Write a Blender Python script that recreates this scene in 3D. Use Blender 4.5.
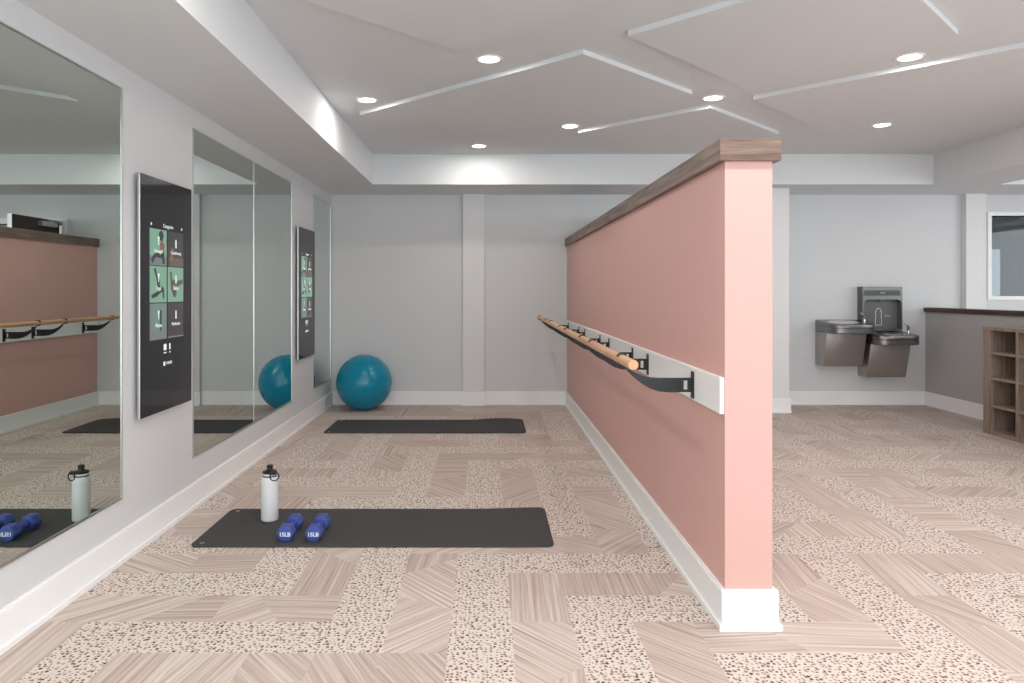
import bpy, bmesh, math, random
from mathutils import Vector, Matrix
random.seed(7)
C = bpy.context.scene
for o in list(bpy.data.objects): bpy.data.objects.remove(o)

# ------------------------------------------------------------ camera, light, exposure
F, H, VX, VY = 715.0, 1.32, 486.0, 290.0        # focal length (px of 1024), eye height, vanishing point
cd = bpy.data.cameras.new('camera'); cam = bpy.data.objects.new('camera', cd); C.collection.objects.link(cam)
cam.location = (0, 0, H); cam.rotation_euler = (math.pi/2, 0, 0)
cd.sensor_fit = 'HORIZONTAL'; cd.sensor_width = 36; cd.lens = 36*F/1024
cd.shift_x = (512-VX)/1024; cd.shift_y = -(341.5-VY)/1024
cd.clip_start = .05; cd.clip_end = 200
C.camera = cam
SKY = 3.3; LAMP = 5.6; LAMP_FILL = 12.5
w = bpy.data.worlds.new('sky'); C.world = w; w.use_nodes = True
bg = w.node_tree.nodes['Background']; bg.inputs[0].default_value = (.89, .96, 1, 1); bg.inputs[1].default_value = SKY
vs = C.view_settings
vs.view_transform = 'Standard'; vs.look = 'None'; vs.gamma = 1; vs.use_curve_mapping = False; vs.exposure = 0.15

# ------------------------------------------------------------ materials
def srgb(r, g, b):
    f = lambda c: (c/255/12.92 if c/255 <= .04045 else ((c/255+.055)/1.055)**2.4)
    return (f(r), f(g), f(b), 1)
def mat(name, col, rough=.5, metal=0, spec=.5, bump=0, bscale=300, emit=None, es=1, coat=0):
    m = bpy.data.materials.new(name); m.use_nodes = True
    nt = m.node_tree; b = nt.nodes['Principled BSDF']
    b.inputs['Base Color'].default_value = col; b.inputs['Roughness'].default_value = rough
    b.inputs['Metallic'].default_value = metal; b.inputs['Specular IOR Level'].default_value = spec
    if coat: b.inputs['Coat Weight'].default_value = coat; b.inputs['Coat Roughness'].default_value = .03
    if emit: b.inputs['Emission Color'].default_value = emit; b.inputs['Emission Strength'].default_value = es
    tc = nt.nodes.new('ShaderNodeTexCoord'); n = nt.nodes.new('ShaderNodeTexNoise')
    n.inputs['Scale'].default_value = bscale; n.inputs['Detail'].default_value = 3
    nt.links.new(tc.outputs['Object'], n.inputs['Vector'])
    if bump:
        bp = nt.nodes.new('ShaderNodeBump'); bp.inputs['Strength'].default_value = bump; bp.inputs['Distance'].default_value = .002
        nt.links.new(n.outputs['Fac'], bp.inputs['Height']); nt.links.new(bp.outputs['Normal'], b.inputs['Normal'])
    return m
def ramp(nt, stops, interp='LINEAR'):
    r = nt.nodes.new('ShaderNodeValToRGB'); e = r.color_ramp.elements; r.color_ramp.interpolation = interp
    e[0].position, e[0].color = stops[0]; e[1].position, e[1].color = stops[1]
    for p, c in stops[2:]:
        x = e.new(p); x.color = c
    return r
WHITEWALL = mat('grey wall paint', srgb(216, 219, 222), .65, bump=.15, bscale=220)
CEIL = mat('ceiling paint', srgb(221, 225, 228), .8, bump=.1, bscale=180)
TRIM = mat('white trim paint', srgb(247, 248, 249), .35)
COLP = mat('pale column paint', srgb(228, 230, 232), .6, bump=.15, bscale=220)
PINK = mat('salmon wall paint', srgb(219, 174, 167), .55, bump=.2, bscale=220)
HALFW = mat('grey wall paint with baked shade', srgb(180, 180, 181), .65, bump=.15, bscale=220)  # same grey as the back wall, darkened to stand for shade
BLACK = mat('black powder coated steel', srgb(38, 40, 44), .4, spec=.4)
PLASTIC = mat('black plastic', srgb(26, 26, 28), .35)
CHROME = mat('chrome', (.8, .8, .8, 1), .12, 1)
ALU = mat('brushed aluminium edge', (.62, .63, .65, 1), .3, 1)
WHITEC = mat('white powder coat', srgb(228, 231, 233), .4)
NEO = mat('blue neoprene', srgb(60, 80, 158), .5, bump=.2, bscale=500)
MARK = mat('white print', srgb(225, 230, 240), .6)
PAINTED = mat('dark grey plastic surround', srgb(104, 106, 106), .45)
RUBBER = mat('black mat foam', srgb(73, 72, 73), .85, spec=.25, bump=.5, bscale=400)
GLASSBLK = mat('black display glass', srgb(42, 43, 47), .06, spec=.22)
DOORW = mat('dark brown door', srgb(60, 44, 40), .45)
LENS = mat('lit lens', (1, 1, 1, 1), .5, emit=(1, .93, .83, 1), es=9)
CURTAIN = mat('grey curtain cloth', srgb(120, 122, 124), .9, bump=.3)
CORR = mat('corridor paint', srgb(215, 215, 213), .7)
mm = mat('mirror silvering', (.66, .73, .69, 1), .0, 1); MIRROR = mm
BEV = mat('polished mirror edge', (.55, .64, .60, 1), .12, 1)

def wood(name, a, b, c, scale=1, axis=1, rough=.5):
    m = mat(name, a, rough); nt = m.node_tree; bs = nt.nodes['Principled BSDF']
    tc = nt.nodes.new('ShaderNodeTexCoord'); mp = nt.nodes.new('ShaderNodeMapping')
    s = [34*scale]*3; s[axis] = 1.6*scale
    mp.inputs['Scale'].default_value = s
    n = nt.nodes.new('ShaderNodeTexNoise'); n.inputs['Scale'].default_value = 1.6; n.inputs['Detail'].default_value = 6; n.inputs['Roughness'].default_value = .65
    r = ramp(nt, [(.33, c), (.48, a), (.66, b)])
    nt.links.new(tc.outputs['Object'], mp.inputs['Vector']); nt.links.new(mp.outputs['Vector'], n.inputs['Vector'])
    nt.links.new(n.outputs['Fac'], r.inputs['Fac']); nt.links.new(r.outputs['Color'], bs.inputs['Base Color'])
    return m
CAPW = wood('weathered walnut laminate', srgb(116, 98, 89), srgb(144, 124, 113), srgb(84, 68, 60), 1, 1)
CAPX = wood('weathered walnut laminate end grain', srgb(122, 101, 90), srgb(152, 130, 117), srgb(88, 70, 61), 1, 0)
CAPD = wood('dark walnut laminate', srgb(74, 54, 48), srgb(92, 70, 62), srgb(52, 38, 34), 1, 1)
OAK = wood('grey oak laminate', srgb(140, 124, 112), srgb(160, 143, 131), srgb(116, 100, 89), 1, 2)
BEECH = wood('beech rail', srgb(214, 164, 124), srgb(224, 178, 138), srgb(196, 146, 108), .8, 1, .4)

STEEL = mat('brushed steel', (.46, .43, .41, 1), .45, 1, bump=.1, bscale=200)
STEELD = mat('dark brushed steel', (.24, .24, .245, 1), .36, 1)
STEELM = mat('mid steel', (.19, .19, .19, 1), .42, 1)

# ball
BALL = mat('teal vinyl', srgb(0, 140, 174), .22, spec=.5)
nt = BALL.node_tree; wv = nt.nodes.new('ShaderNodeTexWave'); wv.wave_type = 'BANDS'; wv.bands_direction = 'Z'; wv.inputs['Scale'].default_value = 16
tc = nt.nodes.new('ShaderNodeTexCoord'); bp = nt.nodes.new('ShaderNodeBump'); bp.inputs['Strength'].default_value = .18; bp.inputs['Distance'].default_value = .002
mp = nt.nodes.new('ShaderNodeMapping'); mp.inputs['Rotation'].default_value = (.5, .5, .2)
nt.links.new(tc.outputs['Object'], mp.inputs['Vector']); nt.links.new(mp.outputs['Vector'], wv.inputs['Vector'])
nt.links.new(wv.outputs['Fac'], bp.inputs['Height']); nt.links.new(bp.outputs['Normal'], nt.nodes['Principled BSDF'].inputs['Normal'])

# floor: inlaid striped planks
def floor_wood():
    m = mat('inlaid striped plank carpet', srgb(196, 178, 168), .8, spec=.25); nt = m.node_tree; bs = nt.nodes['Principled BSDF']
    uv = nt.nodes.new('ShaderNodeUVMap'); uv.uv_map = 'UVMap'
    tn = nt.nodes.new('ShaderNodeUVMap'); tn.uv_map = 'Tone'
    mp = nt.nodes.new('ShaderNodeMapping'); mp.inputs['Scale'].default_value = (1.0, 66, 1)
    n = nt.nodes.new('ShaderNodeTexNoise'); n.inputs['Scale'].default_value = 1; n.inputs['Detail'].default_value = 4; n.inputs['Roughness'].default_value = .6
    r = ramp(nt, [(.28, srgb(166, 144, 136)), (.38, srgb(191, 173, 164)), (.52, srgb(207, 193, 186)), (.68, srgb(228, 220, 213))])
    nt.links.new(uv.outputs['UV'], mp.inputs['Vector']); nt.links.new(mp.outputs['Vector'], n.inputs['Vector']); nt.links.new(n.outputs['Fac'], r.inputs['Fac'])
    # sparse thin dark and cream threads
    mp2 = nt.nodes.new('ShaderNodeMapping'); mp2.inputs['Scale'].default_value = (2.0, 120, 1); mp2.inputs['Location'].default_value = (3, 9, 0)
    n2 = nt.nodes.new('ShaderNodeTexNoise'); n2.inputs['Scale'].default_value = 1; n2.inputs['Detail'].default_value = 1
    r2 = ramp(nt, [(.30, (.74, .68, .67, 1)), (.36, (1, 1, 1, 1))])
    nt.links.new(uv.outputs['UV'], mp2.inputs['Vector']); nt.links.new(mp2.outputs['Vector'], n2.inputs['Vector']); nt.links.new(n2.outputs['Fac'], r2.inputs['Fac'])
    mx = nt.nodes.new('ShaderNodeMix'); mx.data_type = 'RGBA'; mx.blend_type = 'MULTIPLY'; mx.inputs[0].default_value = 1
    nt.links.new(r.outputs['Color'], mx.inputs[6]); nt.links.new(r2.outputs['Color'], mx.inputs[7])
    sp = nt.nodes.new('ShaderNodeSeparateXYZ'); nt.links.new(tn.outputs['UV'], sp.inputs[0])
    r3 = ramp(nt, [(0, (.86, .83, .82, 1)), (1, (1.0, 1.0, 1.0, 1))])
    nt.links.new(sp.outputs['X'], r3.inputs['Fac'])
    mx2 = nt.nodes.new('ShaderNodeMix'); mx2.data_type = 'RGBA'; mx2.blend_type = 'MULTIPLY'; mx2.inputs[0].default_value = 1
    nt.links.new(mx.outputs[2], mx2.inputs[6]); nt.links.new(r3.outputs['Color'], mx2.inputs[7])
    nt.links.new(mx2.outputs[2], bs.inputs['Base Color'])
    return m
def floor_pebble():
    m = mat('pebble pattern carpet', srgb(225, 215, 205), .8, spec=.25); nt = m.node_tree; bs = nt.nodes['Principled BSDF']
    tc = nt.nodes.new('ShaderNodeTexCoord')
    nz = nt.nodes.new('ShaderNodeTexNoise'); nz.inputs['Scale'].default_value = 70; nz.inputs['Detail'].default_value = 1
    sc = nt.nodes.new('ShaderNodeVectorMath'); sc.operation = 'MULTIPLY_ADD'; sc.inputs[1].default_value = (.007, .007, 0)
    nt.links.new(tc.outputs['Object'], nz.inputs['Vector']); nt.links.new(nz.outputs['Color'], sc.inputs[0]); nt.links.new(tc.outputs['Object'], sc.inputs[2])
    v = nt.nodes.new('ShaderNodeTexVoronoi'); v.voronoi_dimensions = '2D'; v.inputs['Scale'].default_value = 58; v.inputs['Randomness'].default_value = .8
    nt.links.new(sc.outputs[0], v.inputs['Vector'])
    sp = nt.nodes.new('ShaderNodeSeparateColor'); nt.links.new(v.outputs['Color'], sp.inputs[0])
    rad = nt.nodes.new('ShaderNodeMapRange'); rad.inputs[1].default_value = 0; rad.inputs[2].default_value = 1; rad.inputs[3].default_value = .18; rad.inputs[4].default_value = .39
    nt.links.new(sp.outputs[1], rad.inputs[0])
    sb = nt.nodes.new('ShaderNodeMath'); sb.operation = 'SUBTRACT'; nt.links.new(rad.outputs[0], sb.inputs[0]); nt.links.new(v.outputs['Distance'], sb.inputs[1])
    ed = nt.nodes.new('ShaderNodeMapRange'); ed.inputs[1].default_value = -.03; ed.inputs[2].default_value = .03; nt.links.new(sb.outputs[0], ed.inputs[0])
    r = ramp(nt, [(0, srgb(74, 60, 56)), (.12, srgb(112, 90, 82)), (.28, srgb(138, 128, 124)), (.42, srgb(164, 124, 108)), (.58, srgb(128, 98, 86)), (.72, srgb(178, 158, 146)), (.86, srgb(190, 158, 142))], 'CONSTANT')
    nt.links.new(sp.outputs[0], r.inputs['Fac'])
    mx = nt.nodes.new('ShaderNodeMix'); mx.data_type = 'RGBA'; nt.links.new(ed.outputs[0], mx.inputs[0])
    mx.inputs[6].default_value = srgb(219, 209, 202); nt.links.new(r.outputs['Color'], mx.inputs[7]); nt.links.new(mx.outputs[2], bs.inputs['Base Color'])
    return m
FW, FP = floor_wood(), floor_pebble()

# ------------------------------------------------------------ helpers
def link(o): C.collection.objects.link(o); return o
def box(bm, x0, x1, y0, y1, z0, z1, bev=0):
    vs_ = [bm.verts.new(p) for p in ((x0,y0,z0),(x1,y0,z0),(x1,y1,z0),(x0,y1,z0),(x0,y0,z1),(x1,y0,z1),(x1,y1,z1),(x0,y1,z1))]
    fs = [bm.faces.new([vs_[i] for i in q]) for q in ((0,3,2,1),(4,5,6,7),(0,1,5,4),(1,2,6,5),(2,3,7,6),(3,0,4,7))]
    if bev:
        es = list({e for f in fs for e in f.edges})
        bmesh.ops.bevel(bm, geom=es, offset=bev, segments=2, affect='EDGES', profile=.5)
    return vs_
def prism(bm, pts, ax, a0, a1):
    """extrude the 2-D outline pts along axis ax from a0 to a1"""
    def P(p, a): return (a, p[0], p[1]) if ax == 0 else ((p[0], a, p[1]) if ax == 1 else (p[0], p[1], a))
    A = [bm.verts.new(P(p, a0)) for p in pts]; B = [bm.verts.new(P(p, a1)) for p in pts]
    n = len(pts)
    fs = [bm.faces.new(A), bm.faces.new(B[::-1])]
    for i in range(n): fs.append(bm.faces.new((A[i], B[i], B[(i+1) % n], A[(i+1) % n])))
    return fs
def lathe(bm, prof, cx, cy, seg=32, cap=True):
    rings = []
    for r, z in prof:
        rings.append([bm.verts.new((cx+r*math.cos(2*math.pi*i/seg), cy+r*math.sin(2*math.pi*i/seg), z)) for i in range(seg)])
    for a, b in zip(rings, rings[1:]):
        for i in range(seg): bm.faces.new((a[i], a[(i+1) % seg], b[(i+1) % seg], b[i]))
    if cap: bm.faces.new(rings[0][::-1]); bm.faces.new(rings[-1])
def tube(bm, pts, r, seg=10, closed=False):
    n = len(pts); rings = []
    pts = [Vector(p) for p in pts]
    for i, p in enumerate(pts):
        a = pts[(i-1) % n] if (closed or i > 0) else p
        b = pts[(i+1) % n] if (closed or i < n-1) else p
        t = (b-a).normalized()
        up = Vector((0, 0, 1)) if abs(t.z) < .9 else Vector((1, 0, 0))
        if closed:
            nn = (pts[1]-pts[0]).cross(pts[2]-pts[0]).normalized(); up = nn
        s = t.cross(up).normalized(); u = s.cross(t).normalized()
        rr = r[i] if isinstance(r, (list, tuple)) else r
        rings.append([bm.verts.new(p + rr*(math.cos(2*math.pi*k/seg)*s + math.sin(2*math.pi*k/seg)*u)) for k in range(seg)])
    m = n if closed else n-1
    for i in range(m):
        a, b = rings[i], rings[(i+1) % n]
        for k in range(seg): bm.faces.new((a[k], b[k], b[(k+1) % seg], a[(k+1) % seg]))
    if not closed: bm.faces.new(rings[0]); bm.faces.new(rings[-1][::-1])
def wloc(o):
    v = Vector((0, 0, 0))
    while o: v += o.location; o = o.parent
    return v
def obj(name, bm, m, parent=None, smooth=False, normals=True):
    if normals: bmesh.ops.recalc_face_normals(bm, faces=bm.faces)
    me = bpy.data.meshes.new(name)
    if parent:
        off = wloc(parent)
        for v in bm.verts: v.co -= off
    bm.to_mesh(me); bm.free()
    for x in (m if isinstance(m, list) else [m]): me.materials.append(x)
    if smooth:
        me.polygons.foreach_set('use_smooth', [True]*len(me.polygons))
        try: me.set_sharp_from_angle(angle=math.radians(38))
        except Exception: pass
    o = link(bpy.data.objects.new(name, me)); o.parent = parent
    return o
def thing(name, label, cat, loc, group=None):
    o = link(bpy.data.objects.new(name, None)); o.location = loc; o.empty_display_size = .1
    o['label'] = label; o['category'] = cat
    if group: o['group'] = group
    return o
def tag(o, label, cat, group=None):
    o['label'] = label; o['category'] = cat
    if group: o['group'] = group
    return o
def struct(name, bm, m, parent=None, **k):
    o = obj(name, bm, m, parent, **k)
    if not parent: o['kind'] = 'structure'
    return o
def sbox(name, m, *b, parent=None, bev=0):
    bm = bmesh.new(); box(bm, *b, bev=bev); return struct(name, bm, m, parent)
def dup(root, loc, label=None):
    r = root.copy(); link(r); r.location = loc
    if label: r['label'] = label
    for ch in list(root.children):
        c = ch.copy(); link(c); c.parent = r
        for g in list(ch.children):
            d = g.copy(); link(d); d.parent = c
    return r
def text_bm(s, size, M, depth=.0006, font_align='CENTER', bold=0):
    cu = bpy.data.curves.new('t', 'FONT'); cu.body = s; cu.size = size; cu.align_x = font_align; cu.align_y = 'CENTER'; cu.extrude = depth; cu.offset = bold; cu.resolution_u = 3
    o = bpy.data.objects.new('t', cu); link(o)
    bpy.context.view_layer.update()
    dg = bpy.context.evaluated_depsgraph_get()
    me = bpy.data.meshes.new_from_object(o.evaluated_get(dg))
    bm = bmesh.new(); bm.from_mesh(me); bm.transform(M)
    bpy.data.objects.remove(o); bpy.data.curves.remove(cu); bpy.data.meshes.remove(me)
    return bm
def frame(o, x, y, z):  # matrix whose columns are the text's x, y, z directions at origin o
    M = Matrix.Identity(4)
    for i, v in enumerate((x, y, z, o)):
        for k in range(3): M[k][i] = v[k]
    return M

# ------------------------------------------------------------ room shell
XL, YB, ZL, ZT = -1.775, 8.236, 2.417, 2.732       # left wall, back wall, soffit height, tray height
XR, YF = 9.0, -2.2

# floor mesh with the plank / pebble layout
UX, UY, X0, Y0 = .2405, .245, .2405*.42, 2.60
NI, NJ0, NJ1 = (-9, 38), -24, 24
cells = set()
def peb(i0, i1, j0, j1):
    for i in range(i0, i1+1):
        for j in range(j0, j1+1): cells.add((i, j))
peb(-9,-5,2,2); peb(-5,-5,2,4); peb(-7,-3,0,0); peb(-7,-7,-6,0); peb(-9,-7,4,4); peb(-9,-8,7,7)
peb(-3,-3,0,5); peb(-1,-1,-6,3); peb(-1,3,3,3); peb(3,3,3,8); peb(1,4,1,1); peb(1,1,-6,1); peb(3,6,-1,-1); peb(6,6,-6,4)
peb(5,9,4,4); peb(8,8,-3,2); peb(8,13,2,2); peb(11,11,3,7); peb(11,15,7,7); peb(9,9,4,9); peb(3,7,6,6); peb(7,7,6,9)
peb(12,13,9,9); peb(12,12,9,13); peb(12,16,13,13); peb(5,11,11,11); peb(10,10,11,14); peb(13,18,11,11); peb(14,14,7,11)
peb(-5,-2,7,7); peb(-1,-1,7,11); peb(-3,-3,8,13); peb(-1,3,11,11); peb(1,1,5,10); peb(1,3,9,9); peb(-3,2,13,13)
peb(-5,-5,9,15); peb(-8,-5,11,11); peb(-7,-3,9,9); peb(-7,-7,11,15)
peb(-1,-1,13,17); peb(-5,1,16,16); peb(2,2,15,20); peb(-7,-3,19,19); peb(6,12,15,15); peb(7,7,12,18); peb(12,12,15,20); peb(14,20,16,16); peb(17,17,11,20); peb(9,9,16,20); peb(8,15,18,18)
peb(16,16,3,9); peb(18,22,5,5); peb(20,20,5,12)
for k in range(9):                                   # behind the camera, where the pattern only has to continue
    a = -9+k*3; peb(a, a+4, -9-(k % 3)*4, -9-(k % 3)*4); peb(a, a, -20+(k % 4)*2, -9)
bm = bmesh.new(); uvl = bm.loops.layers.uv.new('UVMap'); tnl = bm.loops.layers.uv.new('Tone')
def fpoly(pts, mi, ang=0, tone=.5, ox=0, oy=0):
    f = bm.faces.new([bm.verts.new((x, y, 0)) for x, y in pts]); f.material_index = mi
    ca, sa = math.cos(ang), math.sin(ang)
    for l in f.loops:
        x, y = l.vert.co.x, l.vert.co.y
        l[uvl].uv = (x*ca+y*sa+ox, -x*sa+y*ca+oy); l[tnl].uv = (tone, .5)
def cx(i): return X0+i*UX
def cy(j): return Y0+j*UY
used = set()
rf = random.Random(11)
def plank(x0, x1, y0, y1, horiz):
    L = (x1-x0) if horiz else (y1-y0); W = (y1-y0) if horiz else (x1-x0)
    cuts = [(0, 0)]; p = 0
    while True:
        p += rf.uniform(.22, .62); sl = rf.choice((-1, 1, 1, -1, 0))*W*rf.uniform(.5, 1.0)
        b, t = p, p+sl
        b = max(b, cuts[-1][0]+.02); t = max(t, cuts[-1][1]+.02)
        if max(b, t) > L-.05: break
        cuts.append((b, t)); p = max(b, t)
    cuts.append((L, L)); last = None
    for (b0, t0), (b1, t1) in zip(cuts, cuts[1:]):
        ch = [a for a in (0, 90, 42, -42, 8, -30) if a != last]; a = rf.choice(ch); last = a
        ang = math.radians(a + rf.uniform(-4, 4))
        q = [(b0, 0), (b1, 0), (t1, W), (t0, W)]
        if horiz: pts = [(x0+u, y0+v) for u, v in q]
        else: pts = [(x0+v, y0+u) for u, v in q][::-1]; ang = math.pi/2-ang
        fpoly(pts, 0, ang, rf.random(), rf.uniform(0, 9), rf.uniform(0, 9))
for j in range(NJ0, NJ1):
    for i in range(NI[0], NI[1]+1):
        if (i, j) in used: continue
        x0, x1, y0, y1 = cx(i), cx(i+1), cy(j), cy(j+1)
        if (i, j) in cells:
            fpoly([(x0,y0),(x1,y0),(x1,y1),(x0,y1)], 1); used.add((i, j)); continue
        hl = 1
        while hl < 4 and i+hl <= NI[1] and (i+hl, j) not in cells and (i+hl, j) not in used: hl += 1
        vl = 1
        while vl < 4 and j+vl < NJ1 and (i, j+vl) not in cells and (i, j+vl) not in used: vl += 1
        if hl > vl or (hl == vl and rf.random() < .5):
            for k in range(hl): used.add((i+k, j))
            plank(x0, cx(i+hl), y0, y1, True)
        else:
            for k in range(vl): used.add((i, j+k))
            plank(x0, x1, y0, cy(j+vl), False)
fl = struct('floor', bm, [FW, FP], normals=False)

# walls
sbox('wall_left', WHITEWALL, XL-.15, XL, YF, YB+.15, 0, ZT+.1)
DX0, DX1, DZ = 1.335, 2.20, 2.08                    # doorway in the back wall, hidden behind the partition
WX0, WX1, WZ0, WZ1 = 5.812, 7.35, 1.250, 2.175
bm = bmesh.new()
box(bm, XL, DX0, YB, YB+.15, 0, ZT+.1); box(bm, DX0, DX1, YB, YB+.15, DZ, ZT+.1)
box(bm, DX1, WX0, YB, YB+.15, 0, ZT+.1); box(bm, WX0, WX1, YB, YB+.15, 0, WZ0); box(bm, WX0, WX1, YB, YB+.15, WZ1, ZT+.1)
box(bm, WX1, XR+.15, YB, YB+.15, 0, ZT+.1)
struct('wall_back', bm, WHITEWALL)
bm = bmesh.new()                                     # right wall with tall windows
zz0, zz1 = .15, 2.35
ys = [(-1.6, .4), (.8, 2.8), (3.2, 5.2)]
box(bm, XR, XR+.15, YF-.15, ys[0][0], 0, ZT+.1); box(bm, XR, XR+.15, ys[-1][1], YB+.15, 0, ZT+.1)
for a, b in ys: box(bm, XR, XR+.15, a, b, 0, zz0); box(bm, XR, XR+.15, a, b, zz1, ZT+.1)
for (a, b), (c, d) in zip(ys, ys[1:]): box(bm, XR, XR+.15, b, c, 0, ZT+.1)
struct('wall_right', bm, WHITEWALL)
bm = bmesh.new()                                     # wall behind the viewer with a window band
xs = [(-1.6, 1.6), (1.75, 4.9), (5.05, 8.3)]
box(bm, XL-.15, xs[0][0], YF-.15, YF, 0, ZT+.1); box(bm, xs[-1][1], XR, YF-.15, YF, 0, ZT+.1)
for a, b in xs: box(bm, a, b, YF-.15, YF, 0, zz0); box(bm, a, b, YF-.15, YF, zz1, ZT+.1)
for (a, b), (c, d) in zip(xs, xs[1:]): box(bm, b, c, YF-.15, YF, 0, ZT+.1)
struct('wall_front', bm, WHITEWALL)
def portal(name, loc, rot, sx, sy):
    l = bpy.data.lights.new(name, 'AREA'); l.shape = 'RECTANGLE'; l.size = sx; l.size_y = sy; l.cycles.is_portal = True
    o = link(bpy.data.objects.new(name, l)); o.location = loc; o.rotation_euler = rot
for a, b in xs: portal('window_portal', ((a+b)/2, YF-.14, (zz0+zz1)/2), (math.pi/2, 0, 0), b-a, zz1-zz0)
for a, b in ys: portal('window_portal', (XR+.14, (a+b)/2, (zz0+zz1)/2), (math.pi/2, 0, math.pi/2), b-a, zz1-zz0)

# ceiling: soffits and two raised trays
T1 = (-1.176, 4.65, -1.5, 7.427); T2 = (5.33, 8.5, -1.5, 7.427)
bm = bmesh.new()
box(bm, XL-.15, XR+.15, YF-.15, YB+.15, ZT, ZT+.1)
for b in ((XL, T1[0], YF, YB), (T1[0], XR, T1[3], YB), (T1[0], XR, YF, T1[2]), (T1[1], T2[0], T1[2], T1[3]), (T2[1], XR, T1[2], T1[3])):
    box(bm, *b, ZL, ZT-.0005)
struct('ceiling', bm, CEIL)
ZP = 2.702
def drop(n, pts):
    bm = bmesh.new(); prism(bm, pts, 2, ZP, ZT-.0005); struct('trim_%d' % n, bm, CEIL)
drop(1, [(-.995,5.647),(.568,4.187),(1.456,5.054),(-.107,6.514)])
drop(2, [(.81,6.294),(1.70,5.43),(2.604,6.355),(1.71,7.22)])
drop(3, [(.773,3.89),(1.66,3.0),(2.558,3.875),(1.66,4.77)])
drop(4, [(1.937,5.188),(3.44,3.69),(4.33,4.58),(2.82,6.08)])
drop(5, [(-.128,4.157),(-1.02,3.27),(-.13,2.40),(.76,3.27)])

# baseboards with a small shoe moulding
def base(name, segs):
    bm = bmesh.new()
    for x0, x1, y0, y1, nx, ny in segs:            # rectangle of the board's footprint; shoe sticks out towards n
        box(bm, x0, x1, y0, y1, 0, .146); 
        a = [x0, x1, y0, y1]
        if nx > 0: a[1] += .011
        if nx < 0: a[0] -= .011
        if ny < 0: a[2] -= .011
        if ny > 0: a[3] += .011
        box(bm, *a, 0, .022)
        i = .005; c = [x0+(i if nx < 0 else 0), x1-(i if nx > 0 else 0), y0+(i if ny < 0 else 0), y1-(i if ny > 0 else 0)]
        box(bm, *c, .146, .153)
    return struct(name, bm, TRIM)
base('baseboard_left', [(XL, XL+.014, YF, YB, 1, 0)])
PX0, PX1, PY = -.263, -.022, 8.18                   # shallow pilaster on the back wall
CX0, CX1, CY = 2.86, 3.262, 7.69                    # column on the right of the partition
RX0, RX1, RY = 5.475, 5.70, 8.15
base('baseboard_back', [(XL+.014, PX0, YB-.014, YB, 0, -1), (PX0-.012, PX1+.012, PY-.014, PY, 0, -1), (PX1, .915, YB-.014, YB, 0, -1), (1.115, DX0-.06, YB-.014, YB, 0, -1),
     (DX1+.06, CX0, YB-.014, YB, 0, -1), (CX0-.014, CX1+.014, CY-.014, CY, 0, -1), (CX1, CX1+.014, CY, YB, 1, 0), (CX1, 5.06, YB-.014, YB, 0, -1)])
sbox('trim_6', COLP, PX0, PX1, PY, YB, 0, ZL)
sbox('trim_7', COLP, CX0, CX1, CY, YB, 0, ZL)
sbox('trim_8', COLP, RX0, RX1, RY, YB, 0, ZL)

# salmon partition wall
WA, WB, WN = .933, 1.118, 2.792                     # faces and near end
pw = sbox('wall_middle', PINK, WA, WB, WN, YB, 0, 1.822)
cp = bmesh.new(); box(cp, WA-.026, WB+.026, WN-.022, YB, 1.822, 1.907, bev=.0015)
cap = struct('wooden_cap', cp, CAPW, pw); cap['label'] = 'weathered brown wood-grain cap along the wall top'
e = bmesh.new(); box(e, WA-.026, WB+.026, WN-.0235, WN-.022, 1.8225, 1.9065); struct('end_veneer', e, CAPX, cap)
base('baseboard_middle', [(WA-.018, WA, WN, YB-.015, -1, 0), (WA-.018, WB+.018, WN-.018, WN-.0004, 0, -1), (WB, WB+.018, WN, YB-.015, 1, 0)], )
bm = bmesh.new(); box(bm, WA-.0292, WB+.0292, WN-.0295, WN, 0, .0225); struct('trim_9', bm, TRIM)

# half wall with dark cap; shade is painted into its grey
HX, HY0 = 5.06, 3.6
hw = sbox('wall_half', HALFW, HX, HX+.16, HY0, YB, 0, 1.07)
cp = bmesh.new(); box(cp, HX-.02, HX+.18, HY0-.02, YB, 1.07, 1.118, bev=.001); c_ = struct('wooden_cap', cp, CAPD, hw); c_['label'] = 'dark brown wood cap'
base('baseboard_right', [(HX-.014, HX, HY0, YB-.015, -1, 0)])

# interior window over the half wall, and the room behind it
bm = bmesh.new(); fw = .042
for b in ((WX0-fw, WX1+fw, WZ1, WZ1+fw), (WX0-fw, WX1+fw, WZ0-fw, WZ0), (WX0-fw, WX0, WZ0, WZ1), (WX1, WX1+fw, WZ0, WZ1)):
    box(bm, b[0], b[1], YB-.02, YB+.155, b[2], b[3])
w1 = struct('window_1', bm, TRIM)
GL = bpy.data.materials.new('tinted glass'); GL.use_nodes = True
n = GL.node_tree; n.nodes.clear(); out = n.nodes.new('ShaderNodeOutputMaterial'); tr = n.nodes.new('ShaderNodeBsdfTransparent'); gs = n.nodes.new('ShaderNodeBsdfGlossy'); fr = n.nodes.new('ShaderNodeFresnel'); ms = n.nodes.new('ShaderNodeMixShader')
tr.inputs[0].default_value = (.48, .50, .51, 1); gs.inputs[0].default_value = (1, 1, 1, 1); gs.inputs[1].default_value = 0; fr.inputs[0].default_value = 1.5
n.links.new(fr.outputs[0], ms.inputs[0]); n.links.new(tr.outputs[0], ms.inputs[1]); n.links.new(gs.outputs[0], ms.inputs[2]); n.links.new(ms.outputs[0], out.inputs[0])
bm = bmesh.new(); box(bm, WX0, WX1, YB+.06, YB+.066, WZ0, WZ1); struct('window_pane', bm, GL, w1)
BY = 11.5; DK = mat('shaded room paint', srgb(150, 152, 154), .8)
bm = bmesh.new()
box(bm, 5.2, 10.2, YB+.15, BY+.1, -.1, 0); box(bm, 5.2, 10.2, YB+.15, BY+.1, 2.45, 2.55)
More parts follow.
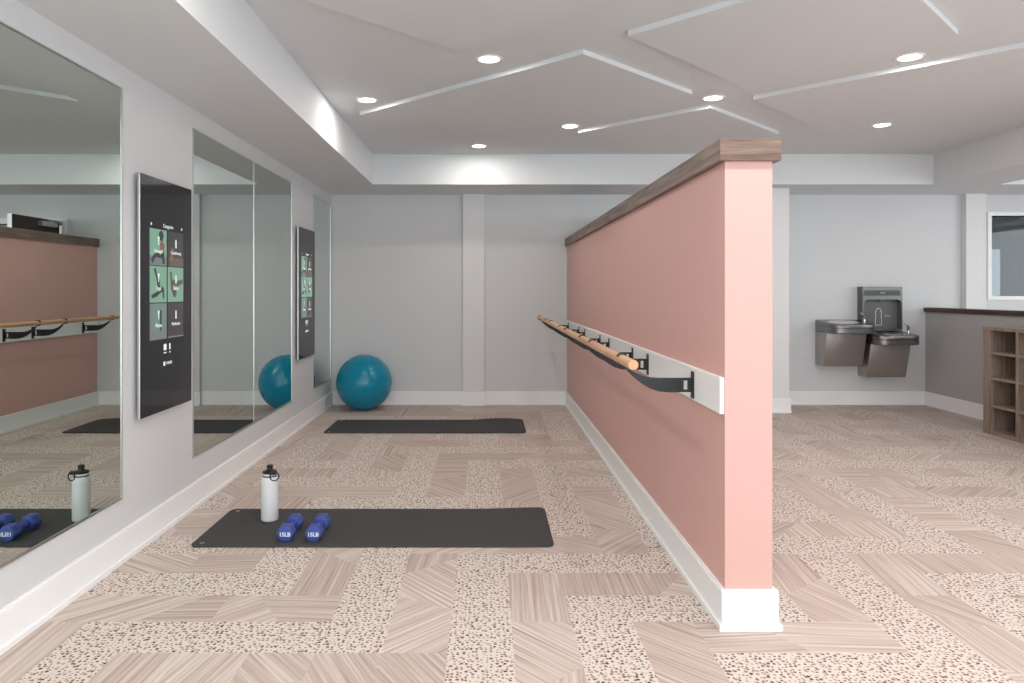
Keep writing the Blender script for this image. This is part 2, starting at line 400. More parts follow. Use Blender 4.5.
box(bm, 5.1, 5.2, YB+.15, BY+.1, 0, 2.5); box(bm, 10.2, 10.3, YB+.15, BY+.1, 0, 2.5)
box(bm, 5.2, 7.2, BY, BY+.1, 0, 2.5); box(bm, 8.75, 10.2, BY, BY+.1, 0, 2.5); box(bm, 7.2, 8.75, BY, BY+.1, 0, .6); box(bm, 7.2, 8.75, BY, BY+.1, 1.98, 2.5)
struct('wall_far_room', bm, DK)
VE = bpy.data.materials.new('sky dimming pane'); VE.use_nodes = True  # see-through grey pane, added only to dim the sky behind it
n = VE.node_tree; n.nodes.clear(); out = n.nodes.new('ShaderNodeOutputMaterial'); tr = n.nodes.new('ShaderNodeBsdfTransparent'); tr.inputs[0].default_value = (.62, .64, .65, 1); n.links.new(tr.outputs[0], out.inputs[0])
bm = bmesh.new(); box(bm, 7.2, 8.75, BY+.04, BY+.046, .6, 1.98); struct('window_2', bm, VE)
l = bpy.data.lights.new('far_room_fill', 'AREA'); l.size = .5; l.energy = 20; o = link(bpy.data.objects.new('far_room_fill', l)); o.location = (7.2, 10.2, 2.42)  # added fill light without a fixture, lifts the dark far room
bm = bmesh.new(); N = 60
a_ = []; b_ = []
for i in range(N+1):
    x = 8.19+.52*i/N; y = BY-.12+.03*math.sin(i/N*math.pi*12)
    a_.append((x, y)); b_.append((x, y+.006))
prism(bm, a_+b_[::-1], 2, .03, 2.2)
tag(obj('curtain', bm, CURTAIN), 'grey pleated curtain seen through the interior window at the right', 'curtain')

# doorway with an open door, seen only in the near mirror above the partition
bm = bmesh.new(); t = .065
for b in ((DX0-t, DX0, 0, DZ+t), (DX1, DX1+t, 0, DZ+t), (DX0, DX1, DZ, DZ+t)):
    box(bm, b[0], b[1], YB-.02, YB+.155, b[2], b[3])
d1 = struct('door_1', bm, TRIM)
lf = sbox('door_leaf', DOORW, DX0+.02, DX0+.062, YB-.85, YB-.03, .01, DZ+.03, parent=d1)
bm = bmesh.new(); box(bm, DX0+.018, DX0+.064, YB-.854, YB-.85, .01, DZ+.03); obj('edge_plate', bm, ALU, lf)
bm = bmesh.new(); box(bm, DX0-.03, DX0+.019, YB-.42, YB-.14, DZ-.055, DZ+.0)
tube(bm, [(DX0-.01, YB-.2, DZ+.005), (DX0-.05, YB-.35, DZ+.015), (DX0-.02, YB-.04, DZ+.02)], .008); obj('door_closer', bm, ALU, lf)
bm = bmesh.new()
box(bm, 1.0, 3.2, YB+.15, YB+1.7, -.1, 0); box(bm, 1.0, 3.2, YB+.15, YB+1.7, 2.5, 2.6)
box(bm, .9, 1.0, YB+.15, YB+1.7, 0, 2.5); box(bm, 3.2, 3.3, YB+.15, YB+1.7, 0, 2.5); box(bm, 1.0, 3.2, YB+1.7, YB+1.8, 0, 2.5)
struct('wall_corridor', bm, CORR)
l = bpy.data.lights.new('corridor_lamp', 'AREA'); l.size = .4; l.energy = 14; o = link(bpy.data.objects.new('corridor_lamp', l)); o.location = (2.0, YB+.9, 2.47)

# ------------------------------------------------------------ recessed lights
def lamp0():
    t = thing('recessed_light', '', 'ceiling light', (0, 0, ZT), 'recessed ceiling lights')
    bm = bmesh.new(); r = .083
    prof = [(r-.022, -.001), (r-.018, -.006), (r-.004, -.005), (r, -.0005)]
    rings = [[bm.verts.new((a*math.cos(2*math.pi*i/36), a*math.sin(2*math.pi*i/36), ZT+z)) for i in range(36)] for a, z in prof]
    for a, b in zip(rings, rings[1:]):
        for i in range(36): bm.faces.new((a[i], a[(i+1) % 36], b[(i+1) % 36], b[i]))
    obj('trim_ring', bm, TRIM, t, smooth=True)
    bm = bmesh.new(); lathe(bm, [(.062, ZT-.0045), (.062, ZT-.0008)], 0, 0, 36); obj('lens', bm, LENS, t)
    l = bpy.data.lights.new('lamp', 'AREA'); l.shape = 'DISK'; l.size = .12; l.energy = LAMP; l.color = (1, .94, .86)
    o = link(bpy.data.objects.new('lamp', l)); o.parent = t; o.location = (0, 0, -.008)
    return t
L0 = lamp0(); L0.location = (.018, 4.365, ZT); L0['label'] = 'recessed round ceiling light nearest the viewer, above the salmon wall\'s left side'
for x, y, s in ((-.883, 5.305, 'recessed round ceiling light closest to the left soffit'),
                (.722, 6.150, 'recessed round ceiling light beside the left corner of the panel nearest the back wall'),
                (-.07, 7.0, 'farthest recessed ceiling light, just in front of the back soffit'),
                (1.667, 5.25, 'recessed ceiling light above the near end of the wall cap, between four ceiling panels'),
                (2.566, 4.33, 'large-looking recessed ceiling light at the upper right between two panels'),
                (3.385, 6.11, 'recessed ceiling light at right, beyond the long panel, above the drinking fountains')):
    dup(L0, (x, y, ZT), s)
for x, y in ((-.9, 2.2), (.85, 2.1), (2.6, 2.1), (3.9, 2.7), (-.5, .4), (2.0, .2), (3.9, .4), (6.0, 5.4), (7.7, 5.4), (6.0, 2.6), (7.7, 2.6)):  # added fill lights out of view, stronger than the visible ones
    r = dup(L0, (x, y, ZT), 'unseen round ceiling light added to brighten the room'); r['group'] = 'unseen ceiling lights added as fill'
    for ch in r.children:
        if ch.type == 'LIGHT': ch.data = ch.data.copy(); ch.data.energy = LAMP_FILL

# ------------------------------------------------------------ mirrors on the left wall
MZ0, MZ1 = .314, 2.294
def mirror(y0, y1, label, left=True, right=True):
    t = thing('wall_mirror', label, 'mirror', (XL, (y0+y1)/2, MZ0), 'frameless mirror panels on the left wall')
    bm = bmesh.new(); box(bm, XL+.0003, XL+.0035, y0+.002, y1-.002, MZ0, MZ1); obj('mirror_glass', bm, MIRROR, t)
    s = .009
    for a, b in ((MZ0-s, MZ0), (MZ1, MZ1+s*.6)):
        bm = bmesh.new(); box(bm, XL, XL+.0085, y0, y1, a, b); obj('edge_channel', bm, ALU, t)
    for q, on in ((y0, left), (y1, right)):
        w_ = .006 if on else .0015; bm = bmesh.new()
        if q == y0: box(bm, XL, XL+.0072, q, q+w_, MZ0, MZ1)
        else: box(bm, XL, XL+.0072, q-w_, q, MZ0, MZ1)
        obj('polished_edge', bm, ALU, t)
mirror(2.30, 3.477, 'large mirror panel nearest the viewer, reflecting the salmon wall and barre')
mirror(4.319, 5.455, 'mirror panel just beyond the near wall screen, reflecting a pale blank wall', right=False)
mirror(5.457, 6.52, 'mirror panel whose lower corner reflects the teal exercise ball', left=False)
mirror(7.34, 8.14, 'narrow mirror in the far left corner beside the back wall')

# ------------------------------------------------------------ wall screens
SX = -1.737; SZ = 1.29
def emat(name, c, s=1): return mat(name, (.02, .02, .02, 1), .1, emit=srgb(*c), es=s)
EG = emat('screen green', (112, 152, 130)); EG2 = emat('screen dark green', (58, 88, 74)); EGR = emat('screen grey', (104, 110, 112)); EDK = emat('screen charcoal', (50, 46, 48))
EW = emat('screen white', (225, 232, 228)); ESK = emat('screen skin', (118, 84, 76)); EBL = emat('screen black', (34, 40, 40)); EBR = emat('screen brown', (84, 74, 66))
def screen(y0, label):
    W, Hh = .627, 1.245; c = y0+W/2
    t = thing('fitness_display', label, 'wall screen', (XL, c, SZ), 'tall black fitness screens on the left wall')
    bm = bmesh.new(); box(bm, XL+.021, SX-.002, y0, y0+W, SZ-Hh/2, SZ+Hh/2, bev=.003); obj('casing', bm, ALU, t)
    bm = bmesh.new(); box(bm, XL+.0005, XL+.021, y0+.12, y0+W-.12, SZ-.4, SZ+.4); obj('wall_bracket', bm, BLACK, t)
    bm = bmesh.new(); box(bm, SX-.0025, SX, y0+.003, y0+W-.003, SZ-Hh/2+.003, SZ+Hh/2-.003); g = obj('glass_front', bm, GLASSBLK, t)
    def poly(bm, pts, d):
        prism(bm, [(c+u, SZ+v) for u, v in pts], 0, SX+d-.0002, SX+d)
    def R(u0, u1, v0, v1): return [(u0, v0), (u1, v0), (u1, v1), (u0, v1)]
    def limb(bm, pts, w, d):
        for (a, b), (e, f) in zip(pts, pts[1:]):
            L = math.hypot(e-a, f-b); nx, ny = -(f-b)/L*w/2, (e-a)/L*w/2
            poly(bm, [(a-nx, b-ny), (e-nx*.7, f-ny*.7), (e+nx*.7, f+ny*.7), (a+nx, b+ny)], d)
    def disc(bm, u, v, r, d): poly(bm, [(u+r*math.cos(k*math.pi/6), v+r*math.sin(k*math.pi/6)) for k in range(12)], d)
    cols = [(-.215, -.018), (-.005, .195)]; rows = [(.160, .352), (-.036, .156), (-.233, -.041)]
    names = [['Strength', 'Conditioning'], ['Yoga', 'Barre'], ['Pilates', 'Meditation']]
    bgm = [[EG, EDK], [EG, EG], [EGR, EDK]]
    for r_ in range(3):
        for k in range(2):
            u0, u1 = cols[k]; v0, v1 = rows[r_]
            bm = bmesh.new(); poly(bm, R(u0, u1, v0, v1), .0005); tl = obj('video_tile', bm, bgm[r_][k], t)
            if r_ == 0 and k == 0:
                bm = bmesh.new(); poly(bm, R(u0, u1, v0, v0+.05), .0008); obj('studio_floor', bm, EGR, tl)
                bm = bmesh.new(); limb(bm, [(u0+.145, v0+.12), (u0+.135, v0+.07)], .06, .0011); limb(bm, [(u0+.138, v0+.11), (u0+.14, v0+.15)], .03, .0011); obj('exercising_figure', bm, ESK, tl)
                bm = bmesh.new(); disc(bm, u0+.13, v0+.16, .028, .0014); obj('hair', bm, EBL, tl); bm = bmesh.new(); limb(bm, [(u0+.15, v0+.075), (u0+.16, v0+.01)], .035, .0014); limb(bm, [(u0+.02, v0+.02), (u0+.07, v0+.06), (u0+.12, v0+.05), (u0+.155, v0+.06)], .03, .0014); obj('exercising_figure', bm, EBL, tl)
            if r_ == 0 and k == 1:
                bm = bmesh.new(); poly(bm, R(u0+.02, u1, v0, v0+.05), .0008); obj('studio_floor', bm, EBR, tl)
                bm = bmesh.new(); limb(bm, [(u0+.09, v0+.11), (u0+.10, v0+.16)], .03, .0011); obj('exercising_figure', bm, EG2, tl)
                bm = bmesh.new(); limb(bm, [(u0+.03, v0+.03), (u0+.07, v0+.08), (u0+.05, v0+.10)], .03, .0011); obj('exercising_figure', bm, ESK, tl)
            if r_ == 1 and k == 0:
                bm = bmesh.new(); limb(bm, [(u0+.055, v0+.18), (u0+.085, v0+.125), (u0+.10, v0+.08)], .022, .0011); disc(bm, u0+.10, v0+.11, .016, .0011)
                limb(bm, [(u0+.15, v0+.075), (u0+.085, v0+.045), (u0+.02, v0+.03)], .026, .0011); limb(bm, [(u0+.15, v0+.078), (u0+.16, v0+.02)], .022, .0011); limb(bm, [(u0+.10, v0+.09), (u0+.11, v0+.07)], .035, .0011); obj('exercising_figure', bm, EBL, tl)
            if r_ == 1 and k == 1:
                bm = bmesh.new(); limb(bm, [(u0+.035, v0+.165), (u0+.045, v0+.11), (u0+.05, v0+.07)], .028, .0011); limb(bm, [(u0+.05, v0+.11), (u0+.12, v0+.10), (u0+.19, v0+.115)], .034, .0011)
                limb(bm, [(u0+.06, v0+.08), (u0+.09, v0+.045)], .05, .0011); disc(bm, u0+.085, v0+.05, .026, .0011); obj('exercising_figure', bm, EBR, tl)
            if r_ == 2 and k == 0:
                bm = bmesh.new(); poly(bm, R(u0+.02, u1-.01, v0+.05, v1), .0008); obj('studio_backdrop', bm, emat('screen grey green', (96, 122, 112)), tl)
                bm = bmesh.new(); limb(bm, [(u0+.125, v0+.155), (u0+.125, v0+.045)], .022, .0011); obj('exercising_figure', bm, EBL, tl)
            if r_ == 2 and k == 1:
                bm = bmesh.new(); poly(bm, R(u0, u1, v0, v0+.008), .0009); obj('progress_strip', bm, EGR, tl)
            um = (u0+u1)/2; vm = v0+.075
            bm = text_bm(names[r_][k], .029 if len(names[r_][k]) < 9 else .025, frame((SX+.0022, c+um, SZ+vm), (0, 1, 0), (0, 0, 1), (1, 0, 0)), .0003)
            obj('caption', bm, EW, tl)
            bm = bmesh.new(); ic = [[(-.011,.05),(.011,.05),(.004,.025),(.004,.005),(-.004,.005),(-.004,.025)], [(-.007,0),(.007,0),(.007,.045),(-.007,.045)]][k]
            poly(bm, [(um+a, vm+.028+b) for a, b in ic], .0022); obj('icon', bm, EW, tl)
    bm = text_bm('Categories', .028, frame((SX+.001, c-.0, SZ+.375), (0, 1, 0), (0, 0, 1), (1, 0, 0)), .0003)
    obj('menu_heading', bm, EW, t)
    for a in (-.205, .165): bm = bmesh.new(); poly(bm, R(a, a+.013, .368, .381), .0013); obj('corner_icon', bm, EW, t)
    for u in (-.055, .012):
        w_ = .034 if u < 0 else .016
        bm = bmesh.new(); poly(bm, R(u, u+w_, -.295, -.262), .001); obj('menu_icon', bm, EW, t)
        bm = bmesh.new(); poly(bm, R(u, u+w_, -.312, -.306), .001); obj('icon_caption', bm, EW, t)
    bm = text_bm('FORME', .022, frame((SX+.001, c+.012, SZ-.368), (0, 1, 0), (0, 0, 1), (1, 0, 0)), .0003)
    poly(bm, R(-.058, -.036, -.379, -.357), .001); obj('logo', bm, EW, t)
    return t
S1 = screen(3.593, 'tall black wall screen nearest the viewer, showing six workout tiles, beside the near mirror')
dup(S1, (XL, S1.location.y+3.037, SZ), 'farther tall black wall screen near the back corner, above the teal ball\'s reflection')

# ------------------------------------------------------------ barre
bt = thing('ballet_barre', 'long beech ballet barre on black steel brackets along the salmon wall', 'barre', (WA, 5.4, .9))
bm = bmesh.new(); box(bm, WA-.018, WA, WN+.006, YB-.02, .834, .977, bev=.001); o = obj('backing_board', bm, TRIM, bt); o['label'] = 'white mounting board behind the brackets'
RXc, RZc = .600, 1.014
bm = bmesh.new(); tube(bm, [(RXc, 2.91, RZc), (RXc, 2.913, RZc), (RXc, 5.0, RZc), (RXc, 8.047, RZc), (RXc, 8.05, RZc)], [.0185, .0215, .0215, .0215, .0185], 28)
obj('rail', bm, BEECH, bt, smooth=True)
def bracket(y):
    bm = bmesh.new(); xw = WA-.018
    box(bm, xw-.005, xw, y-.019, y+.019, .842, .960)
    # blade stations: distance from wall, top, bottom
    st = [(.005,.932,.869),(.025,.932,.869),(.042,.932,.869),(.10,.932,.8675),(.15,.932,.872),(.19,.934,.884),(.225,.942,.905),(.26,.958,.932),(.285,.976,.956),(.30,.990,.972)]
    th = .003
    def seg(a, b, ta, tb, ba, bb):
        q = [(xw-a, ta), (xw-b, tb), (xw-b, bb), (xw-a, ba)]
        prism(bm, q, 1, y-th, y+th)
    for k, ((a, ta, ba), (b, tb, bb)) in enumerate(zip(st, st[1:])):
        if k == 1:
            seg(a, b, ta, tb, .920, .920); seg(a, b, .881, .881, ba, bb)
        else: seg(a, b, ta, tb, ba, bb)
    # hook wrapped around the rail
    n_ = 22; ri, ro = .0217, .0275
    for k in range(n_):
        a0, a1 = [math.radians(-150+ 300*q/n_) for q in (k, k+1)]
        q = [(RXc+ri*math.cos(a0), RZc+ri*math.sin(a0)), (RXc+ri*math.cos(a1), RZc+ri*math.sin(a1)), (RXc+ro*math.cos(a1), RZc+ro*math.sin(a1)), (RXc+ro*math.cos(a0), RZc+ro*math.sin(a0))]
        prism(bm, q, 1, y-.014, y+.014)
    return bm
b0 = obj('bracket', bracket(3.16), BLACK, bt); b0['label'] = 'black steel bracket'
for y in (4.04, 4.46, 5.31, 5.73, 6.61, 7.03, 7.91):
    b = b0.copy(); link(b); b.location.y = y-3.16

# ------------------------------------------------------------ mats
def yoga_mat(x0, y0, label, lift, dep=.625):
    bm = bmesh.new(); L, D, T = 1.872, dep, .007; NX, NY = 60, 20; r = .035
    g = {}
    for lay in (0, 1):
        for i in range(NX+1):
            for j in range(NY+1):
                u, v = i/NX*L, j/NY*D
                # round the corners
                du = min(u, L-u); dv = min(v, D-v)
                if du < r and dv < r:
                    cxr = r if u < L/2 else L-r; cyr = r if v < D/2 else D-r
                    dx, dy = u-cxr, v-cyr; m_ = max(abs(dx), abs(dy)); q = math.hypot(dx, dy)
                    if q > 1e-6: u, v = cxr+dx*m_/q, cyr+dy*m_/q
                z = .0015+lay*T
                e = max(0, (i/NX-.72)/.28)
                z += lift(e, j/NY)
                g[i, j, lay] = bm.verts.new((x0+u, y0+v, z))
    for i in range(NX):
        for j in range(NY):
            bm.faces.new((g[i,j,1], g[i+1,j,1], g[i+1,j+1,1], g[i,j+1,1])); bm.faces.new((g[i,j,0], g[i,j+1,0], g[i+1,j+1,0], g[i+1,j,0]))
    ring = [(i, 0) for i in range(NX)]+[(NX, j) for j in range(NY)]+[(i, NY) for i in range(NX, 0, -1)]+[(0, j) for j in range(NY, 0, -1)]
    for a, b in zip(ring, ring[1:]+ring[:1]):
        bm.faces.new((g[a+(0,)], g[b+(0,)], g[b+(1,)], g[a+(1,)]))
    t = thing('exercise_mat', label, 'mat', (x0+L/2, y0+D/2, 0), 'black exercise mats on the floor')
    obj('foam_sheet', bm, RUBBER, t, smooth=True)
    for yy in (y0+.045, y0+D-.045):
        bm = bmesh.new(); xx = x0+.05
        n_ = 18; A = [[bm.verts.new((xx+a*math.cos(2*math.pi*k/n_), yy+a*math.sin(2*math.pi*k/n_), .0088+z)) for k in range(n_)] for a, z in ((.006, 0), (.009, .0012), (.012, 0))]
        for p, q in zip(A, A[1:]):
            for k in range(n_): bm.faces.new((p[k], p[(k+1) % n_], q[(k+1) % n_], q[k]))
        obj('hanging_eyelet', bm, ALU, t)
    return t
yoga_mat(-1.522, 3.662, 'black exercise mat in the foreground with the bottle and dumbbells on it', lambda e, v: .012*e*e*(v*.6+.4)*math.sin(min(1, e)*math.pi*.8)*1.2)
yoga_mat(-1.500, 6.575, 'empty black exercise mat near the back wall, its right end curling up', lambda e, v: .016*math.sin(e*math.pi*.85)**1.5*(.45+.55*v), .66)

# ------------------------------------------------------------ bottle
bx, by, bz = -1.234, 4.08, .0087
t = thing('water_bottle', 'white steel water bottle with black loop lid, standing on the near mat', 'bottle', (bx, by, bz))
bm = bmesh.new(); z = lambda a: bz+a
lathe(bm, [(.040, z(0)), (.0465, z(.003)), (.048, z(.012)), (.048, z(.222)), (.0465, z(.235)), (.041, z(.246)), (.0385, z(.250))], bx, by, 48); obj('body', bm, WHITEC, t, smooth=True)
bm = bmesh.new(); lathe(bm, [(.0395, z(.250)), (.0405, z(.251)), (.0405, z(.256)), (.0395, z(.257))], bx, by, 40); obj('black_gasket', bm, PLASTIC, t)
bm = bmesh.new(); lathe(bm, [(.0385, z(.257)), (.0385, z(.268))], bx, by, 40); obj('neck_ring', bm, WHITEC, t)
bm = bmesh.new(); lathe(bm, [(.040, z(.268)), (.041, z(.270)), (.041, z(.277)), (.037, z(.281)), (.022, z(.283)), (.0175, z(.287)), (.0165, z(.301)), (.018, z(.303)), (.018, z(.311)), (.015, z(.314))], bx, by, 40)
box(bm, bx+.012, bx+.046, by-.040, by-.018, z(.266), z(.286), bev=.003)
lid = obj('lid', bm, PLASTIC, t, smooth=True)
bm = bmesh.new(); tube(bm, [(bx+.037+.023*math.cos(a), by-.034+.008*math.cos(a), z(.256)+.024*math.sin(a)) for a in [2*math.pi*k/26 for k in range(26)]], .0034, 8, closed=True); obj('carry_loop', bm, PLASTIC, lid, smooth=True)

# ------------------------------------------------------------ dumbbells
def hexpts(cx_, cz_, R): return [(cx_+R*math.cos(math.pi/3*k), cz_+R*math.sin(math.pi/3*k)) for k in range(6)]
def dumbbell(x, y0, label):
    R_ = .0465; zc = .0088+R_*math.cos(math.pi/6); t = thing('dumbbell', label, 'dumbbell', (x, y0+.12, .0088), 'blue dumbbells on the near mat')
    for k, (a, b) in enumerate(((y0, y0+.07), (y0+.165, y0+.235))):
        bm = bmesh.new(); fs = prism(bm, hexpts(x, zc, R_), 1, a, b)
        bmesh.ops.bevel(bm, geom=list(bm.edges), offset=.007, segments=3, affect='EDGES', profile=.5)
        hd = obj('head', bm, NEO, t, smooth=True)
        if k == 0: M = frame((x, a-.0002, zc-.002), (1, 0, 0), (0, 0, 1), (0, -1, 0))
        else: M = frame((x, b+.0002, zc-.002), (-1, 0, 0), (0, 0, 1), (0, 1, 0))
        bm = text_bm('15LB', .029, M, .0006, bold=.0011)
        bm2 = bmesh.new(); bm2.from_mesh(_m(bm)); obj('weight_mark', bm2, MARK, hd)
    bm = bmesh.new(); tube(bm, [(x, y0+q, zc) for q in (.065, .085, .10, .117, .135, .15, .17)], [.020, .0175, .0185, .0195, .0185, .0175, .020], 20); obj('handle', bm, NEO, t, smooth=True)
def _m(bm):
    me = bpy.data.meshes.new('tmp'); bm.to_mesh(me); bm.free(); return me
dumbbell(-1.047, 3.718, 'blue hexagonal dumbbell beside the white bottle, left of the pair')
dumbbell(-.900, 3.718, 'blue hexagonal dumbbell farther from the bottle, right of the pair')

# ------------------------------------------------------------ exercise ball
R_ = .305; bxx, byy = -1.345, 7.895
t = thing('exercise_ball', 'large teal exercise ball on the floor in the back left corner', 'ball', (bxx, byy, 0))
bm = bmesh.new(); bmesh.ops.create_uvsphere(bm, u_segments=64, v_segments=40, radius=R_)
for v in bm.verts:
    if v.co.z < -R_*.985: v.co.z = -R_*.985
bmesh.ops.rotate(bm, verts=bm.verts, cent=(0, 0, 0), matrix=Matrix.Rotation(0, 3, 'X'))
for v in bm.verts: v.co += Vector((bxx, byy, R_*.985+.001))
sk = obj('vinyl_skin', bm, BALL, t, smooth=True)
bm = bmesh.new(); cen = Vector((bxx, byy, R_*.985))
def onball(u, v):                     # small print wrapped on the skin
    d = Vector((math.sin(u)*math.cos(v), -math.cos(u)*math.cos(v), math.sin(v))); return cen+d*(R_+.0012)
for pts in ([(-.03,-.07),(.0,.08),(.012,.08),(-.012,-.07)], [(.012,.08),(.0,.08),(.035,-.01),(.05,-.01)], [(-.06,-.11),(.09,-.07),(.09,-.055),(-.06,-.095)], [(.03,-.16),(.07,-.15),(.07,-.13),(.03,-.14)]):
    bm.faces.new([bm.verts.new(onball(-.93+a, -.32+b)) for a, b in pts])
obj('printed_logo', bm, mat('pale print', srgb(200, 228, 235), .5), sk)

# ------------------------------------------------------------ cubby shelf by the half wall
SXF, SXB, SY1, SY0 = 4.61, 5.035, 6.63, 4.72
t = thing('cubby_shelf', 'grey-brown wood cubby shelf standing against the half wall at right', 'shelf', ((SXF+SXB)/2, (SY0+SY1)/2, 0))
CW, TD = .31, .032
pan = lambda name, *b: obj(name, (lambda m_: (box(m_, *b), m_)[1])(bmesh.new()), OAK, t)
pan('side_panel', SXF, SXB, SY1-.095, SY1, .0, .952); pan('side_panel', SXF, SXB, SY0, SY0+.04, .0, .952)
pan('top_panel', SXF-.004, SXB, SY0, SY1+.002, .952, .982); pan('bottom_panel', SXF, SXB, SY0+.04, SY1-.095, .0, .036)
pan('back_panel', SXB-.012, SXB, SY0+.04, SY1-.095, .036, .952)
ycur = SY1-.095; k = 0
while ycur-CW > SY0+.06:
    a, b = ycur-CW, ycur
    lo = a
    if a-TD-CW < SY0+.06: lo = SY0+.04
    else: pan('divider', SXF+.001, SXB-.012, a-TD, a, .036, .952)
    for zc in (.262, .513, .745): pan('shelf_board', SXF+.004, SXB-.012, lo, b, zc-.012, zc+.012)
    ycur = a-TD

# ------------------------------------------------------------ drinking fountains
def outline(cx_, w, d, n=64, e=5.0):
    """plan outline: square at the wall, softly rounded corners at the front"""
    pts = []
    for k in range(n):
        a = 2*math.pi*k/n; c_, s_ = math.cos(a), math.sin(a)
        ex = e if s_ < 0 else 40
        r = (abs(c_)**ex+abs(s_)**ex)**(-1/ex)
        pts.append((cx_+w/2*r*c_, YB-d/2+d/2*r*s_))
    return pts
def loft(bm, loops, capA=True, capB=True):
    vv = [[bm.verts.new(p) for p in l] for l in loops]; n = len(loops[0])
    for a, b in zip(vv, vv[1:]):
        for i in range(n): bm.faces.new((a[i], a[(i+1) % n], b[(i+1) % n], b[i]))
    if capA: bm.faces.new(vv[0][::-1])
    if capB: bm.faces.new(vv[-1])
def fountain(x0, zt, label, bub):
    W = .485; c = x0+W/2; D = .455
    t = thing('drinking_fountain', label, 'drinking fountain', (c, YB, zt-.5), 'wall mounted drinking fountains')
    # cabinet: slanted front, deeper at the top
    bm = bmesh.new(); z1, z0 = zt-.138, zt-.517
    bb = [(YB, z0), (YB-.19, z0), (YB-.285, z1), (YB, z1)]
    fs = prism(bm, bb, 0, x0+.004, x0+W-.036); bmesh.ops.bevel(bm, geom=[e for e in bm.edges], offset=.006, segments=2, affect='EDGES', profile=.5)
    obj('cabinet', bm, STEEL, t, smooth=True)
    # rim band and top deck with the bowl opening
    bm = bmesh.new(); zl = lambda q, z: [(a, b, z) for a, b in q]
    o0 = outline(c, W-.02, D-.02); o1 = outline(c, W, D); n = len(o0)
    cyb = YB-D*.50
    oval = lambda a, b: [(c-.035+a*math.cos(2*math.pi*k/n)*1, cyb-.02+b*math.sin(2*math.pi*k/n)) for k in range(n)]
    loft(bm, [zl(o0, zt-.14), zl(o1, zt-.132), zl(o1, zt-.086), zl(outline(c, W-.006, D-.006), zt-.082), zl(outline(c, W-.006, D-.006), zt-.076), zl(o1, zt-.072), zl(o1, zt-.012), zl(outline(c, W-.008, D-.008), zt-.002), zl(outline(c, W-.024, D-.024), zt)], True, False)
    SL = lambda y: .036*(YB-y)/D
    # annulus from deck to oval
    A = [(p[0], p[1], zt) for p in outline(c, W-.024, D-.024)]; B = [(p[0], p[1], zt-.002) for p in oval(.165, .152)]
    loft(bm, [A, B, [(p[0], p[1], zt-.012) for p in oval(.159, .146)]], False, False)
    for v in bm.verts:
        if v.co.z > zt-.06: v.co.z -= SL(v.co.y)
    bmesh.ops.remove_doubles(bm, verts=bm.verts, dist=1e-5)
    obj('rim', bm, STEELD, t, smooth=True)
    bm = bmesh.new()
    loft(bm, [[(p[0], p[1], zt+z_) for p in oval(a, b)] for a, b, z_ in ((.166, .153, -.0015), (.157, .144, .003), (.147, .134, -.004), (.12, .105, -.022), (.08, .06, -.03), (.02, .02, -.032))], False, True)
    for v in bm.verts: v.co.z -= SL(v.co.y)
    bs = obj('basin', bm, mat('polished steel bowl', (.72, .72, .71, 1), .16, 1), t, smooth=True)
    bm = bmesh.new(); q = SL(cyb-.02); lathe(bm, [(.018, zt-.0318-q), (.016, zt-.029-q), (.003, zt-.029-q)], c-.035, cyb-.02, 20); obj('drain', bm, CHROME, bs, smooth=True)
    bm = bmesh.new(); X, Y = c+bub, YB-.25; zt_ = zt; zt = zt-SL(Y)-.002
    lathe(bm, [(.020, zt-.001), (.020, zt+.006), (.013, zt+.012), (.011, zt+.04)], X, Y, 20)
    tube(bm, [(X, Y, zt+.035), (X-.003, Y-.005, zt+.07), (X-.020, Y-.014, zt+.086), (X-.042, Y-.024, zt+.092)], [.0155, .015, .013, .009], 14)
    tube(bm, [(X-.004, Y-.003, zt+.055), (X-.026, Y+.0, zt+.105), (X-.055, Y-.008, zt+.108)], [.007, .005, .005], 8)
    obj('bubbler', bm, CHROME, t, smooth=True); zt = zt_
    bm = bmesh.new(); q = outline(c, W+.004, D+.004)
    fy = min(p[1] for p in q)
    box(bm, c-.07, c+.07, fy, fy+.012, zt-.078, zt-.052, bev=.002); obj('push_bar', bm, STEELM, t)
    return t
fountain(3.788, .980, 'left drinking fountain, mounted higher, its basin left of the bottle filler', .198)
fountain(4.277, .856, 'right drinking fountain, mounted lower, directly under the bottle filler', .198)

fx0, fx1, fz0, fz1, fd = 4.277, 4.727, .858, 1.357, .118
t = thing('bottle_filler', 'grey steel bottle filling station on the back wall above the lower fountain', 'water dispenser', ((fx0+fx1)/2, YB, fz0))
c = (fx0+fx1)/2; fy = YB-fd
ax0, ax1, az0, az1 = fx0+.018, fx1-.007, fz0+.02, 1.212
bm = bmesh.new()
def arch(x0, x1, z0, z1, r, n=8):
    pts = [(x0, z0), (x1, z0)]
    pts += [(x1-r+r*math.cos(a), z1-r+r*math.sin(a)) for a in [math.pi/2*k/n for k in range(n+1)]]
    pts += [(x0+r+r*math.cos(a), z1-r+r*math.sin(a)) for a in [math.pi/2+math.pi/2*k/n for k in range(n+1)]]
    return pts
ap = arch(ax0, ax1, az0, az1, .05)
op = [(fx0, fz0), (fx1, fz0)]+[(fx1, fz1)]*9+[(fx0, fz1)]*9
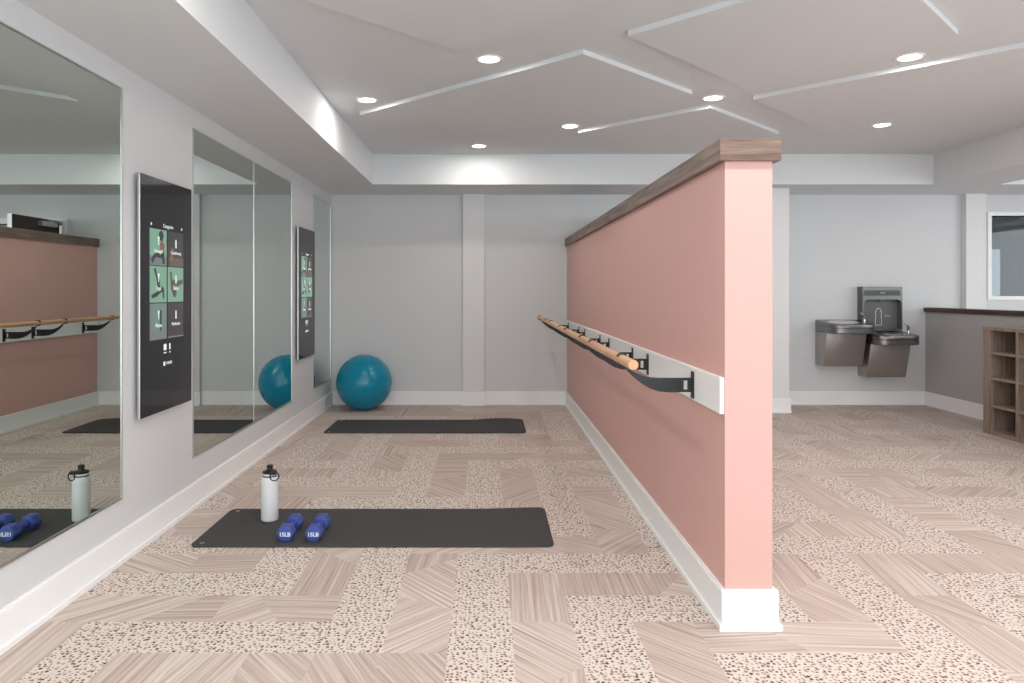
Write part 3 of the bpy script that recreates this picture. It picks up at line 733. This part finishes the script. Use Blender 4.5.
# front ring between outer rectangle and arch opening
outer = [(fx0, fz0), (fx1, fz0)]+[(fx1, az1-.05+(fz1-az1+.05)*k/8) if k < 5 else (fx1-(fx1-c)*(k-4)/4.5*.98, fz1) for k in range(9)]
outer[2+4] = (fx1, fz1)
outer += [(c-(c-fx0)*(k)/4.5*.98 if k < 4 else fx0, fz1 if k <= 4 else fz1-(fz1-az1+.05)*(k-4)/4) for k in range(9)]
F1 = [bm.verts.new((p[0], fy, p[1])) for p in outer]; F2 = [bm.verts.new((p[0], fy, p[1])) for p in ap]
n = len(F1)
for i in range(n): bm.faces.new((F1[i], F1[(i+1) % n], F2[(i+1) % n], F2[i]))
Bk = [bm.verts.new((p[0], YB, p[1])) for p in outer]
for i in range(n): bm.faces.new((F1[i], Bk[i], Bk[(i+1) % n], F1[(i+1) % n]))
obj('housing', bm, STEELM, t)
bm = bmesh.new(); F2 = [bm.verts.new((p[0], fy, p[1])) for p in ap]; F3 = [bm.verts.new((p[0], YB-.03, p[1])) for p in ap]
for i in range(n): bm.faces.new((F2[i], F3[i], F3[(i+1) % n], F2[(i+1) % n]))
bm.faces.new(F3)
alc = obj('alcove', bm, PAINTED, t)
bm = bmesh.new(); prism(bm, arch(fx0+.012, fx1-.022, 1.256, 1.316, .028)[:], 1, fy-.003, fy-.0005)
pn = obj('display_strip', bm, mat('charcoal plastic', srgb(76, 78, 79), .4), t)
bm = text_bm('ELKAY', .02, frame((c+.005, fy-.0035, 1.288), (1, 0, 0), (0, 0, 1), (0, -1, 0)), .0003); obj('lettering', bm, MARK, pn)
bm = bmesh.new(); lathe(bm, [(.012, 1.185), (.016, 1.195), (.022, 1.212)], c+.006, YB-.075, 18); obj('nozzle', bm, STEEL, t, smooth=True)
# printed bottle outline
def strip(bm, pts, w, y, closed=True):
    n_ = len(pts)
    for i in range(n_ if closed else n_-1):
        a, b = pts[i], pts[(i+1) % n_]; L = math.hypot(b[0]-a[0], b[1]-a[1]); nx, nz = -(b[1]-a[1])/L*w/2, (b[0]-a[0])/L*w/2
        prism(bm, [(a[0]-nx, a[1]-nz), (b[0]-nx, b[1]-nz), (b[0]+nx, b[1]+nz), (a[0]+nx, a[1]+nz)], 1, y-.001, y)
bm = bmesh.new(); q = c+.002; zb = .918
strip(bm, [(q-.034, zb), (q+.034, zb), (q+.036, zb+.07), (q+.028, zb+.098), (q+.036, zb+.125), (q+.034, zb+.15), (q+.018, zb+.178), (q+.018, zb+.19), (q-.018, zb+.19), (q-.018, zb+.178), (q-.034, zb+.15), (q-.036, zb+.125), (q-.028, zb+.098), (q-.036, zb+.07)], .006, YB-.0305)
obj('bottle_symbol', bm, MARK, alc)
bm = text_bm('EZH2O', .022, frame((c+.105, YB-.0312, zb+.105), (1, 0, 0), (0, 0, 1), (0, -1, 0)), .0003); obj('lettering', bm, MARK, alc)
